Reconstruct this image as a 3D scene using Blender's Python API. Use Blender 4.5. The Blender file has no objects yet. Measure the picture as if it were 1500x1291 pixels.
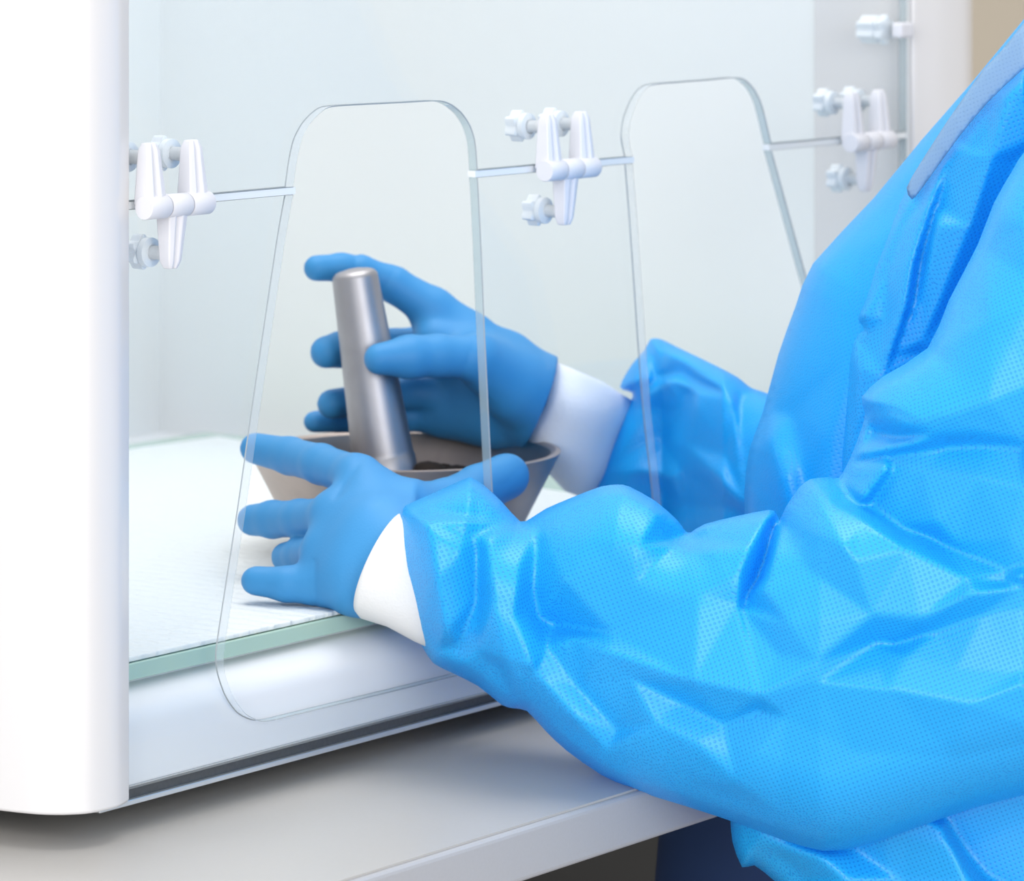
import bpy, bmesh, math, random
import numpy as np
from mathutils import Vector, Matrix
from mathutils.geometry import delaunay_2d_cdt

random.seed(4)
rng = np.random.default_rng(7)
SC = bpy.context.scene
COL = SC.collection
PI = math.pi
F = 6000.0          # focal length in pixels of the 1500 px wide frame
HY = -147.0         # image row of the horizon
ZC = 1.211          # camera height

def P(px, py, Y):
    return Vector(((px - 750.0) * Y / F, Y, ZC - (py - HY) * Y / F))

# cabinet frame: s along the front, d into the cabinet, z up
TH = math.atan2(6000.0, 4365.0)
CU, SU = math.cos(TH), math.sin(TH)
OX, OY = -0.169, 2.07
MW = Matrix.Translation((OX, OY, 0)) @ Matrix.Rotation(TH, 4, 'Z')

def s_at(px, d=0.0):
    """where the line of sight through column px meets the plane d of the cabinet"""
    k = (px - 750.0) / F
    ox, oy = OX - SU * d, OY + CU * d
    s = (k * oy - ox) / (CU - k * SU)
    return s, oy + s * SU

def sz(px, py, d=0.0):
    s, Y = s_at(px, d)
    return (s, ZC - (py - HY) * Y / F)

# ------------------------------------------------------------------ materials
def new_mat(name):
    m = bpy.data.materials.new(name)
    m.use_nodes = True
    nt = m.node_tree
    for n in list(nt.nodes):
        nt.nodes.remove(n)
    out = nt.nodes.new('ShaderNodeOutputMaterial')
    return m, nt, out

def N(nt, t, **kw):
    n = nt.nodes.new(t)
    for k, v in kw.items():
        if k in n.inputs:
            n.inputs[k].default_value = v
        else:
            setattr(n, k, v)
    return n

def principled(name, col, rough=0.4, metal=0.0, spec=0.5, coat=0.0, noise=0.0, nscale=60, bump=0.0, bscale=200):
    m, nt, out = new_mat(name)
    b = N(nt, 'ShaderNodeBsdfPrincipled')
    b.inputs['Base Color'].default_value = (*col, 1)
    b.inputs['Roughness'].default_value = rough
    b.inputs['Metallic'].default_value = metal
    b.inputs['Specular IOR Level'].default_value = spec
    b.inputs['Coat Weight'].default_value = coat
    b.inputs['Coat Roughness'].default_value = 0.15
    tc = N(nt, 'ShaderNodeTexCoord')
    if noise > 0:
        nz = N(nt, 'ShaderNodeTexNoise'); nz.inputs['Scale'].default_value = nscale
        nz.inputs['Detail'].default_value = 4
        nt.links.new(tc.outputs['Object'], nz.inputs['Vector'])
        mx = N(nt, 'ShaderNodeMix', data_type='RGBA')
        mx.inputs[6].default_value = (*[c * (1 - noise) for c in col], 1)
        mx.inputs[7].default_value = (*[min(1, c * (1 + noise)) for c in col], 1)
        nt.links.new(nz.outputs['Fac'], mx.inputs[0])
        nt.links.new(mx.outputs[2], b.inputs['Base Color'])
    if bump > 0:
        nb = N(nt, 'ShaderNodeTexNoise'); nb.inputs['Scale'].default_value = bscale
        nb.inputs['Detail'].default_value = 3
        nt.links.new(tc.outputs['Object'], nb.inputs['Vector'])
        bp = N(nt, 'ShaderNodeBump'); bp.inputs['Strength'].default_value = bump
        bp.inputs['Distance'].default_value = 0.001
        nt.links.new(nb.outputs['Fac'], bp.inputs['Height'])
        nt.links.new(bp.outputs['Normal'], b.inputs['Normal'])
    nt.links.new(b.outputs[0], out.inputs[0])
    return m

def mat_pane(name, tint, ior=1.3):
    m, nt, out = new_mat(name)
    tr = N(nt, 'ShaderNodeBsdfTransparent'); tr.inputs['Color'].default_value = (*tint, 1)
    gl = N(nt, 'ShaderNodeBsdfGlossy'); gl.inputs['Roughness'].default_value = 0.02
    lw = N(nt, 'ShaderNodeLayerWeight')
    pw = N(nt, 'ShaderNodeMath', operation='POWER'); pw.inputs[1].default_value = 5.0
    fr = N(nt, 'ShaderNodeMapRange'); fr.inputs['To Min'].default_value = 0.02; fr.inputs['To Max'].default_value = 0.9
    nt.links.new(lw.outputs['Facing'], pw.inputs[0]); nt.links.new(pw.outputs[0], fr.inputs['Value'])
    mx = N(nt, 'ShaderNodeMixShader')
    nt.links.new(fr.outputs[0], mx.inputs[0]); nt.links.new(tr.outputs[0], mx.inputs[1]); nt.links.new(gl.outputs[0], mx.inputs[2])
    nt.links.new(mx.outputs[0], out.inputs[0])
    return m

def mat_gown(name, col, dots=0.35, transl=0.3, rough=0.38, dscale=0.0023):
    m, nt, out = new_mat(name)
    uv = N(nt, 'ShaderNodeUVMap'); uv.uv_map = 'UVMap'
    sep = N(nt, 'ShaderNodeSeparateXYZ')
    mp = N(nt, 'ShaderNodeMapping'); mp.inputs['Rotation'].default_value = (0, 0, 0.35)
    mp.inputs['Scale'].default_value = (1 / dscale,) * 3
    nt.links.new(uv.outputs[0], mp.inputs[0]); nt.links.new(mp.outputs[0], sep.inputs[0])
    # quincunx of embossed dots: cos(2 pi x) + cos(2 pi y)
    def cosn(sock):
        a = N(nt, 'ShaderNodeMath', operation='MULTIPLY'); a.inputs[1].default_value = 2 * PI
        nt.links.new(sock, a.inputs[0])
        c = N(nt, 'ShaderNodeMath', operation='COSINE'); nt.links.new(a.outputs[0], c.inputs[0])
        return c.outputs[0]
    ad = N(nt, 'ShaderNodeMath', operation='ADD')
    nt.links.new(cosn(sep.outputs[0]), ad.inputs[0]); nt.links.new(cosn(sep.outputs[1]), ad.inputs[1])
    rp = N(nt, 'ShaderNodeMapRange'); rp.inputs['From Min'].default_value = 0.55; rp.inputs['From Max'].default_value = 1.5
    nt.links.new(ad.outputs[0], rp.inputs['Value'])
    mx = N(nt, 'ShaderNodeMix', data_type='RGBA')
    mx.inputs[6].default_value = (*col, 1)
    mx.inputs[7].default_value = (col[0] * (1 - dots), col[1] * (1 - dots * 0.75), col[2] * (1 - dots * 0.35), 1)
    nt.links.new(rp.outputs[0], mx.inputs[0])
    # fine crumple
    tc = N(nt, 'ShaderNodeTexCoord')
    nz = N(nt, 'ShaderNodeTexNoise'); nz.inputs['Scale'].default_value = 38; nz.inputs['Detail'].default_value = 3
    nt.links.new(tc.outputs['Object'], nz.inputs['Vector'])
    b1 = N(nt, 'ShaderNodeBump'); b1.inputs['Strength'].default_value = 0.10; b1.inputs['Distance'].default_value = 0.004
    nt.links.new(nz.outputs['Fac'], b1.inputs['Height'])
    b2 = N(nt, 'ShaderNodeBump'); b2.inputs['Strength'].default_value = 0.35; b2.inputs['Distance'].default_value = 0.0004; b2.invert = True
    nt.links.new(rp.outputs[0], b2.inputs['Height']); nt.links.new(b1.outputs[0], b2.inputs['Normal'])
    b = N(nt, 'ShaderNodeBsdfPrincipled')
    b.inputs['Roughness'].default_value = rough
    b.inputs['Specular IOR Level'].default_value = 0.65
    nt.links.new(mx.outputs[2], b.inputs['Base Color']); nt.links.new(b2.outputs[0], b.inputs['Normal'])
    t = N(nt, 'ShaderNodeBsdfTranslucent')
    nt.links.new(mx.outputs[2], t.inputs['Color']); nt.links.new(b1.outputs[0], t.inputs['Normal'])
    ms = N(nt, 'ShaderNodeMixShader'); ms.inputs[0].default_value = transl
    nt.links.new(b.outputs[0], ms.inputs[1]); nt.links.new(t.outputs[0], ms.inputs[2])
    nt.links.new(ms.outputs[0], out.inputs[0])
    return m

def mat_mat(name):
    m, nt, out = new_mat(name)
    tc = N(nt, 'ShaderNodeTexCoord')
    w = N(nt, 'ShaderNodeTexVoronoi'); w.inputs['Scale'].default_value = 110; w.feature = 'F1'
    nt.links.new(tc.outputs['Object'], w.inputs['Vector'])
    wv = N(nt, 'ShaderNodeTexWave'); wv.inputs['Scale'].default_value = 26; wv.inputs['Distortion'].default_value = 3
    wv.inputs['Detail'].default_value = 2; wv.inputs['Detail Scale'].default_value = 6
    nt.links.new(tc.outputs['Object'], wv.inputs['Vector'])
    ad = N(nt, 'ShaderNodeMath', operation='ADD')
    nt.links.new(w.outputs['Distance'], ad.inputs[0]); nt.links.new(wv.outputs['Fac'], ad.inputs[1])
    bp = N(nt, 'ShaderNodeBump'); bp.inputs['Strength'].default_value = 0.6; bp.inputs['Distance'].default_value = 0.0014
    nt.links.new(ad.outputs[0], bp.inputs['Height'])
    b = N(nt, 'ShaderNodeBsdfPrincipled'); b.inputs['Base Color'].default_value = (0.74, 0.775, 0.785, 1)
    b.inputs['Roughness'].default_value = 0.85
    nt.links.new(bp.outputs[0], b.inputs['Normal']); nt.links.new(b.outputs[0], out.inputs[0])
    return m

def mat_steel(name, col, rough):
    m, nt, out = new_mat(name)
    tc = N(nt, 'ShaderNodeTexCoord')
    nz = N(nt, 'ShaderNodeTexNoise'); nz.inputs['Scale'].default_value = 30; nz.inputs['Detail'].default_value = 5
    nz.inputs['Distortion'].default_value = 1.2
    nt.links.new(tc.outputs['Object'], nz.inputs['Vector'])
    mx = N(nt, 'ShaderNodeMix', data_type='RGBA')
    mx.inputs[6].default_value = (*[c * 0.82 for c in col], 1); mx.inputs[7].default_value = (*[min(1, c * 1.12) for c in col], 1)
    nt.links.new(nz.outputs['Fac'], mx.inputs[0])
    b = N(nt, 'ShaderNodeBsdfPrincipled'); b.inputs['Metallic'].default_value = 1.0; b.inputs['Roughness'].default_value = rough
    nt.links.new(mx.outputs[2], b.inputs['Base Color'])
    nt.links.new(b.outputs[0], out.inputs[0])
    return m

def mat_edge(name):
    """polished panel edge: grey-green where seen from outside, pale colour painted in for internal reflection where seen through the panel"""
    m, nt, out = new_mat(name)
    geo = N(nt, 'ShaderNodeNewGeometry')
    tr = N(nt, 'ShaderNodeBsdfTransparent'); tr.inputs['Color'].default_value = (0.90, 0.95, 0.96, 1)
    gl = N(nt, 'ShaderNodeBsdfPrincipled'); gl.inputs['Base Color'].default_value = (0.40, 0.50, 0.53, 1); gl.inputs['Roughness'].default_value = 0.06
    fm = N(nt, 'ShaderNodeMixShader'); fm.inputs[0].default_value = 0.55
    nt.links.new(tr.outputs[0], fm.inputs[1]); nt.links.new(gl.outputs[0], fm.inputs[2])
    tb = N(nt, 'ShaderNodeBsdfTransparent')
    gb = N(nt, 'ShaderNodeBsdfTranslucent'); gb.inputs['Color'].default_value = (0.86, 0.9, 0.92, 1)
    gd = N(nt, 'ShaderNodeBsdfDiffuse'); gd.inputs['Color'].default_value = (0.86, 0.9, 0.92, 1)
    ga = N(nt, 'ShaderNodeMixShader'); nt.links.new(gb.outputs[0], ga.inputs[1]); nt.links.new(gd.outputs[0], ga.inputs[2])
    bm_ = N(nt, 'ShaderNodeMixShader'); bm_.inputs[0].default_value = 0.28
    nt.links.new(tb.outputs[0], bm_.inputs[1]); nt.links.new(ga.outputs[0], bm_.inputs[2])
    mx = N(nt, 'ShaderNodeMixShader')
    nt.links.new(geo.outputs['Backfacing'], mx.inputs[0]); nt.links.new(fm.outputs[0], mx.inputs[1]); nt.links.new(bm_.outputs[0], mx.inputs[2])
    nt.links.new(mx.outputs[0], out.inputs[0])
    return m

M = dict(
    white=principled('white_lacquer', (0.71, 0.695, 0.70), 0.28, coat=0.3),
    sill=principled('white_moulding', (0.80, 0.81, 0.83), 0.3, coat=0.2),
    inner=principled('inner_lining', (0.82, 0.838, 0.84), 0.5),
    floor_in=principled('inner_floor', (0.74, 0.82, 0.80), 0.35),
    pane=mat_pane('clear_acrylic', (0.975, 0.986, 0.992)),
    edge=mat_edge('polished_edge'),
    chamfer=principled('panel_chamfer', (0.32, 0.35, 0.37), 0.3),  # grey colour draws the thin dark lines that refraction makes along the rims
    seam=principled('seam_white', (0.80, 0.83, 0.85), 0.2),
    plastic=principled('white_nylon', (0.70, 0.70, 0.745), 0.5),
    knob=principled('pale_knob', (0.80, 0.84, 0.88), 0.4),
    bolt=principled('bolt_grey', (0.58, 0.61, 0.64), 0.4),
    groove=principled('dark_groove', (0.075, 0.08, 0.085), 0.35, noise=0.3, nscale=400),
    lip=principled('aluminium_lip', (0.72, 0.74, 0.75), 0.3, metal=0.6),
    rubber=principled('black_rubber', (0.03, 0.03, 0.03), 0.7),
    plate=principled('green_glass_plate', (0.42, 0.58, 0.49), 0.12),
    platetop=principled('plate_top', (0.66, 0.78, 0.73), 0.12),
    mat=mat_mat('absorbent_pad'),
    steel=mat_steel('brushed_steel', (0.42, 0.41, 0.43), 0.45),
    bowl=mat_steel('warm_tinted_steel', (0.46, 0.39, 0.355), 0.45),  # brown tint paints in warm surroundings reflected by the bowl
    dark=principled('dark_sample', (0.02, 0.012, 0.008), 0.8, noise=0.4, nscale=300),
    table=principled('grey_laminate', (0.50, 0.48, 0.455), 0.32, noise=0.03, nscale=500),
    tedge=principled('grey_edge_band', (0.44, 0.44, 0.46), 0.45, noise=0.04, nscale=600),
    tleg=principled('grey_leg', (0.3, 0.3, 0.31), 0.5),
    glove=principled('nitrile', (0.045, 0.27, 0.58), 0.52, spec=0.35, bump=0.12, bscale=900),
    gown=mat_gown('gown_fabric', (0.020, 0.51, 0.99)),
    gown2=mat_gown('gown_fabric_smooth', (0.010, 0.49, 0.99), dots=0.15),
    hem=mat_gown('gown_hem', (0.42, 0.62, 0.80), dots=0.08, transl=0.5, rough=0.45),
    cuff=principled('white_knit', (0.78, 0.78, 0.78), 0.8, bump=0.3, bscale=700),
    cuff2=principled('white_knit_loose', (0.80, 0.82, 0.88), 0.8, bump=0.3, bscale=300),
    navy=principled('navy_cloth', (0.006, 0.03, 0.11), 0.8),
    wall=principled('beige_paint', (0.60, 0.53, 0.43), 0.8),
    ground=principled('pale_floor', (0.56, 0.52, 0.48), 0.5, noise=0.2, nscale=6),
)

# ------------------------------------------------------------------ helpers
def link(name, me, mats, parent=None, smooth=False, local=False):
    o = bpy.data.objects.new(name, me)
    COL.objects.link(o)
    for m in (mats if isinstance(mats, (list, tuple)) else [mats]):
        me.materials.append(M[m])
    if smooth:
        for p in me.polygons:
            p.use_smooth = True
    if parent is not None:
        o.parent = parent
        if not local:
            o.matrix_parent_inverse = parent['_m'].inverted() if False else ROOT_M[parent.name].inverted()
    return o

ROOT_M = {}
def empty(name, loc, rz=0.0, label=None, cat=None, group=None):
    o = bpy.data.objects.new(name, None)
    COL.objects.link(o)
    o.location = loc; o.rotation_euler = (0, 0, rz)
    o.empty_display_size = 0.05
    ROOT_M[o.name] = Matrix.Translation(loc) @ Matrix.Rotation(rz, 4, 'Z')
    tag(o, label, cat, group)
    return o

def tag(o, label=None, cat=None, group=None, kind=None):
    if label: o['label'] = label
    if cat: o['category'] = cat
    if group: o['group'] = group
    if kind: o['kind'] = kind

def from_bm(name, bm, mats, parent=None, smooth=False, local=True, sharp=None):
    bmesh.ops.recalc_face_normals(bm, faces=bm.faces)
    me = bpy.data.meshes.new(name)
    bm.to_mesh(me); bm.free()
    o = link(name, me, mats, parent, smooth, local)
    if sharp is not None:
        me.set_sharp_from_angle(angle=math.radians(sharp))
    return o

def add_prism(bm, pts, z0, z1, axis='z', mi=0, mi_side=None):
    """extrude polygon pts; axis z: pts=(x,y); axis y: pts=(x,z); axis x: pts=(y,z)"""
    def v(a, b, c):
        return {'z': (a, b, c), 'y': (a, c, b), 'x': (c, a, b)}[axis]
    lo = [bm.verts.new(v(a, b, z0)) for a, b in pts]
    hi = [bm.verts.new(v(a, b, z1)) for a, b in pts]
    f = bm.faces.new(lo); f.material_index = mi
    f = bm.faces.new(hi); f.material_index = mi
    n = len(pts)
    for i in range(n):
        f = bm.faces.new((lo[i], lo[(i + 1) % n], hi[(i + 1) % n], hi[i]))
        f.material_index = mi if mi_side is None else mi_side
    return lo + hi

def add_box(bm, a, b):
    return add_prism(bm, [(a[0], a[1]), (b[0], a[1]), (b[0], b[1]), (a[0], b[1])], a[2], b[2])

def add_rings(bm, rings, cap0=True, cap1=True, mi=0):
    vs = [[bm.verts.new(p) for p in r] for r in rings]
    n = len(vs[0])
    for a, b in zip(vs[:-1], vs[1:]):
        for i in range(n):
            f = bm.faces.new((a[i], a[(i + 1) % n], b[(i + 1) % n], b[i])); f.material_index = mi
    if cap0: bm.faces.new(vs[0]).material_index = mi
    if cap1: bm.faces.new(vs[-1]).material_index = mi
    return vs

def ring(c, ax, r, n=24, r2=None, up=None, fn=None):
    ax = Vector(ax).normalized()
    up = Vector(up) if up is not None else (Vector((0, 0, 1)) if abs(ax.z) < 0.9 else Vector((1, 0, 0)))
    e1 = (up - ax * up.dot(ax)).normalized(); e2 = ax.cross(e1)
    r2 = r if r2 is None else r2
    out = []
    for i in range(n):
        t = 2 * PI * i / n
        k = fn(t) if fn else 1.0
        out.append(Vector(c) + e1 * (r * k * math.cos(t)) + e2 * (r2 * k * math.sin(t)))
    return out

def lathe(bm, profile, axis=(0, 0, 1), base=(0, 0, 0), n=48, mi=0, cap0=True, cap1=True, fn=None):
    ax = Vector(axis).normalized(); b = Vector(base)
    return add_rings(bm, [ring(b + ax * h, ax, max(r, 1e-5), n, fn=fn) for r, h in profile], cap0, cap1, mi)

def bevel_mod(o, w, seg=3, ang=40):
    m = o.modifiers.new('bevel', 'BEVEL'); m.width = w; m.segments = seg; m.limit_method = 'ANGLE'; m.angle_limit = math.radians(ang)
    return o

def catmull(pts, sub=4, closed=False):
    n = len(pts); out = []
    rngi = range(n) if closed else range(n - 1)
    for i in rngi:
        if closed:
            p0, p1, p2, p3 = pts[i - 1], pts[i], pts[(i + 1) % n], pts[(i + 2) % n]
        else:
            p0, p1, p2, p3 = pts[max(i - 1, 0)], pts[i], pts[i + 1], pts[min(i + 2, n - 1)]
        for k in range(sub):
            t = k / sub
            q = []
            for a, b, c, d in zip(p0, p1, p2, p3):
                m1 = (c - a) * 0.5 * 0.8; m2 = (d - b) * 0.5 * 0.8
                t2, t3 = t * t, t * t * t
                q.append((2 * t3 - 3 * t2 + 1) * b + (t3 - 2 * t2 + t) * m1 + (-2 * t3 + 3 * t2) * c + (t3 - t2) * m2)
            out.append(tuple(q))
    if not closed:
        out.append(tuple(pts[-1]))
    return out

# ------------------------------------------------------------------ cabinet
Z = lambda r: ZC + r                       # heights given relative to the camera
Z_TABLE = Z(-0.466)
cab = empty('isolation_cabinet', (OX, OY, 0), TH,
            'white isolation cabinet with clear hinged front panels standing on the grey table', 'cabinet')

# left corner post with a rounded outer corner
def post_profile(s0, s1, depth):
    """front of a corner post: softly convex, turning round to the outer side"""
    sg = 1 if s1 > s0 else -1
    w = abs(s1 - s0)
    ctl = [(0.0, -0.0015), (0.225, -0.0058), (0.40, -0.0060), (0.60, -0.0038), (0.78, 0.0045), (0.90, 0.0165), (0.975, 0.036), (1.0, 0.056)]
    pts = catmull([(s0 + sg * w * t, d) for t, d in ctl], 5)
    return [(s0, depth)] + pts + [(s1, depth)]
def make_post(s0, s1, depth):
    bm = bmesh.new()
    add_prism(bm, post_profile(s0, s1, depth), Z(-0.449), Z(0.33))
    o = from_bm('corner_post', bm, 'white', cab, smooth=True, sharp=40)
    bevel_mod(o, 0.0016, 3, 50)
    return o
make_post(-0.0381, -0.0935, 0.075)
make_post(0.7285, 0.8400, 0.075)

# base with rounded sill, groove and lip (profile in d, z)
S0, S1 = -0.0381, 0.7285
prof = [(0.66, Z(-0.3955)), (0.034, Z(-0.3955)), (0.028, Z(-0.3952))]
for i in range(1, 13):
    a = PI / 2 * i / 12
    prof.append((0.030 - 0.022 * math.sin(a) ** 1.0, Z(-0.4165) + 0.019 * math.cos(a)))
prof += [(0.0072, Z(-0.430)), (0.0072, Z(-0.4445)), (0.013, Z(-0.4455)), (0.66, Z(-0.4455))]
bm = bmesh.new(); add_prism(bm, prof, S0 - 0.012, S1 + 0.012, 'x')
from_bm('base', bm, 'sill', cab, smooth=True, sharp=35)
bm = bmesh.new(); add_box(bm, (S0 - 0.03, 0.010, Z(-0.4512)), (S1 + 0.02, 0.64, Z(-0.4455)))
from_bm('plinth', bm, 'groove', cab)
bm = bmesh.new(); add_box(bm, (S0 - 0.012, 0.0075, Z(-0.4540)), (S1 + 0.012, 0.06, Z(-0.4512)))
bevel_mod(from_bm('bottom_rail', bm, 'lip', cab), 0.0005, 2)
for fs, fd in ((0.02, 0.09), (0.68, 0.09), (0.02, 0.58), (0.68, 0.58)):
    bm = bmesh.new(); lathe(bm, [(0.016, 0), (0.018, 0.002), (0.016, Z(-0.4505) - Z_TABLE)], base=(fs, fd, Z_TABLE), n=24)
    from_bm('foot', bm, 'rubber', cab, smooth=True, sharp=40)
# lining
bm = bmesh.new(); add_box(bm, (-0.09, 0.645, Z(-0.449)), (0.81, 0.66, Z(0.33))); from_bm('back_panel', bm, 'inner', cab)
bm = bmesh.new(); add_box(bm, (0.7305, 0.012, Z(-0.43)), (0.745, 0.645, Z(0.33))); from_bm('side_panel', bm, 'inner', cab)
bm = bmesh.new(); add_box(bm, (-0.0935, 0.075, Z(-0.449)), (-0.080, 0.645, Z(0.33))); from_bm('side_panel', bm, 'white', cab)

# openings, traced in the plane of the front
OP1 = [(432,1047),(404,1054),(382,1056),(360,1045),(343,1021),(332,990),(329,965),(332,935),(345,850),(362,740),(379,620),(401,470),(419,350),(430,283),
       (436,235),(443,205),(455,182),(470,166),(487,157),(540,153.5),(590,151),(642,148.5),(661,154),(677,167),(689,186),(696,210),(699,250),
       (704,350),(709,470),(716,620),(722,740),(727,850),(731,905),(727,940),(716,965),(700,981)]
OP2 = [(1014,897),(995,886),(983,862),(976,828),(972,785),(969,740),(965,700),(953,590),(943,450),(934,320),(927,228),(922,203),(925,175),(937,145),(955,126),
       (1000,121),(1040,118),(1084,115),(1103,129),(1116,155),(1127,205),(1150,294),(1178,396),(1220,545),(1262,700),(1276,752),(1280,786),(1270,814),(1248,838)]
op1 = [sz(*p) for p in OP1]; op2 = [sz(*p) for p in OP2]
ZH = Z(-0.1525)
def split(op):
    i = [k for k in range(len(op)) if op[k][1] > ZH]
    a, b = i[0], i[-1]
    def cross(p, q):
        t = (ZH - p[1]) / (q[1] - p[1]); return p[0] + t * (q[0] - p[0])
    sl, sr = cross(op[a - 1], op[a]), cross(op[b + 1], op[b])
    far = lambda q: [p for p in q if abs(p[1] - ZH) > 0.006]
    return far(op[a:b + 1]), far(op[:a]), far(op[b + 1:]), sl, sr
g = 0.0018
up1, lo1a, lo1b, sl1, sr1 = split(op1)
up2, lo2a, lo2b, sl2, sr2 = split(op2)
def smooth_path(p, sub=5):
    return catmull(p, sub)
SR = 0.722
upper = [(S0 - 0.001, Z(0.30)), (S0 - 0.001, ZH + g)] + smooth_path([(sl1, ZH + g)] + up1 + [(sr1, ZH + g)]) \
      + smooth_path([(sl2, ZH + g)] + up2 + [(sr2, ZH + g)]) + [(SR, ZH + g), (SR, Z(0.30))]
lower = [(S0 - 0.001, ZH - g), (S0 - 0.001, Z(-0.4435)), (SR, Z(-0.4435)), (SR, ZH - g)] \
      + smooth_path([(sr2, ZH - g)] + lo2b[::1] + lo2a + [(sl2, ZH - g)]) \
      + smooth_path([(sr1, ZH - g)] + lo1b + lo1a + [(sl1, ZH - g)])
T_P = 0.006
def pane(name, poly):
    """panel of clear acrylic with tiny chamfers along both rims"""
    bm = bmesh.new()
    n = len(poly); ch = 0.0005
    area2 = sum(poly[i][0] * poly[(i + 1) % n][1] - poly[(i + 1) % n][0] * poly[i][1] for i in range(n))
    sg = 1 if area2 > 0 else -1
    ins = []
    for i in range(n):
        a, b, c = Vector(poly[i - 1]), Vector(poly[i]), Vector(poly[(i + 1) % n])
        t = ((b - a).normalized() + (c - b).normalized()).normalized()
        ins.append((b.x - t.y * ch * sg, b.y + t.x * ch * sg))
    lay = [(ins, 0.0), (poly, ch), (poly, T_P - ch), (ins, T_P)]
    vs = [[bm.verts.new((x, y, z)) for x, z in q] for q, y in lay]
    for k, mi in ((0, 2), (1, 1), (2, 2)):
        for i in range(n):
            bm.faces.new((vs[k][i], vs[k][(i + 1) % n], vs[k + 1][(i + 1) % n], vs[k + 1][i])).material_index = mi
    ov, oe, of, ovi, oei, ofi = delaunay_2d_cdt([Vector(q) for q in ins], [], [list(range(n))], 1, 1e-7)
    assert len(ov) == n, (name, len(ov), n)
    back = [src[0] for src in ovi]
    for lay_ in (vs[0], vs[3]):
        for f in of:
            bm.faces.new([lay_[back[i]] for i in f])
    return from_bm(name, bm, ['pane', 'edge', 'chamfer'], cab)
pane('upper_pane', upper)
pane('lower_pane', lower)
for a, b in ((S0, sl1 + 0.0015), (sr1 - 0.0015, sl2 + 0.0015), (sr2 - 0.0015, SR)):
    bm = bmesh.new(); add_box(bm, (a, 0.0003, ZH - g), (b, T_P - 0.0003, ZH + g)); from_bm('seam_strip', bm, 'seam', cab)

# hinge clamps (local to the cabinet; built once round s = 0, z = 0)
def taper_arm(bm, s, sign):
    rings = []
    L = 0.031
    for i in range(9):
        t = i / 8
        w = 0.0072 * (1 - t) + 0.0044 * t
        dp = 0.0054 * (1 - t) + 0.0036 * t
        if t > 0.9:
            k = math.sqrt(max(0.05, 1 - ((t - 0.9) / 0.11) ** 2)); w *= 0.45 + 0.55 * k; dp *= 0.5 + 0.5 * k
        z = sign * (0.001 + L * t)
        c = -0.0075 + 0.0015 * t
        # ribbed section: a raised spine on the front
        rings.append([(s - w, c + dp, z), (s - w, c - dp * 0.75, z), (s - w * 0.45, c - dp, z), (s - w * 0.1, c - dp * 0.55, z),
                      (s + w * 0.3, c - dp * 1.05, z), (s + w, c - dp * 0.8, z), (s + w, c + dp, z)])
    add_rings(bm, rings)
def star(t):
    return 1.0 + 0.16 * math.cos(6 * t)
def make_clamp(sc):
    zb = ZH - 0.0008
    bm = bmesh.new()
    for a, b in ((-0.0245, -0.0088), (-0.0082, 0.0075), (0.0081, 0.0245)):
        ed = 0.0005
        lathe(bm, [(0.0057, a), (0.0060, a + ed), (0.0060, b - ed), (0.0057, b)], axis=(1, 0, 0), base=(sc, -0.0095, zb), n=28)
    hb = from_bm('hinge', bm, 'plastic', cab, smooth=True, sharp=35)
    for s, sg in ((-0.0165, 1), (0.0160, 1), (0.0, -1)):
        bm = bmesh.new(); taper_arm(bm, 0, sg)
        bmesh.ops.translate(bm, verts=bm.verts, vec=(sc + s, 0, zb))
        arm = from_bm('hinge_arm', bm, 'plastic', hb, sharp=25, smooth=True)
        bevel_mod(arm, 0.0006, 2, 30)
        zz = zb + sg * 0.0245
        bm = bmesh.new()
        lathe(bm, [(0.0045, T_P), (0.0075, T_P + 0.0008), (0.0075, T_P + 0.0042), (0.005, T_P + 0.0050)], axis=(0, 1, 0), base=(sc + s, 0, zz), n=28)
        lathe(bm, [(0.0062, T_P + 0.0048), (0.0078, T_P + 0.0058), (0.0076, T_P + 0.0125), (0.0055, T_P + 0.0135)], axis=(0, 1, 0), base=(sc + s, 0, zz), n=48, fn=star)
        from_bm('knob', bm, 'knob', hb, smooth=True, sharp=35)
        bm = bmesh.new()
        lathe(bm, [(0.0036, -0.003), (0.0036, T_P + 0.001)], axis=(0, 1, 0), base=(sc + s, 0, zz), n=16)
        from_bm('bolt', bm, 'bolt', hb, smooth=True, sharp=35)
    return hb
for sc in (-0.0122, 0.3298, 0.6605):
    make_clamp(sc)

# latch at the right-hand edge of the upper pane
ls, lz = sz(1322, 45, -0.01)
bm = bmesh.new()
add_box(bm, (ls + 0.002, -0.008, lz - 0.005), (ls + 0.018, -0.0002, lz + 0.005))
lt = bevel_mod(from_bm('latch', bm, 'plastic', cab), 0.002, 3)
bm = bmesh.new()
lathe(bm, [(0.006, T_P), (0.0085, T_P + 0.001), (0.0085, T_P + 0.006), (0.0065, T_P + 0.007), (0.008, T_P + 0.008), (0.0078, T_P + 0.020), (0.005, T_P + 0.022)],
      axis=(0, 1, 0), base=(ls + 0.010, 0, lz), n=40, fn=star)
from_bm('knob', bm, 'knob', lt, smooth=True, sharp=35)
# thin seal beside the right post
bm = bmesh.new(); add_box(bm, (SR + 0.0008, 0.0, Z(-0.44)), (SR + 0.0028, T_P, Z(0.30))); from_bm('edge_seal', bm, 'seam', cab)

# ------------------------------------------------------------------ things inside
Z_PLATE = Z(-0.3865)
plate = empty('base_plate', (OX, OY, 0), TH, 'pale green glass base plate lying on the cabinet floor under the white pad', 'glass plate')
bm = bmesh.new()
add_box(bm, (-0.075, 0.0195, Z(-0.3950)), (0.698, 0.575, Z_PLATE))
o = from_bm('plate', bm, 'plate', plate); bevel_mod(o, 0.0006, 2)
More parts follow.
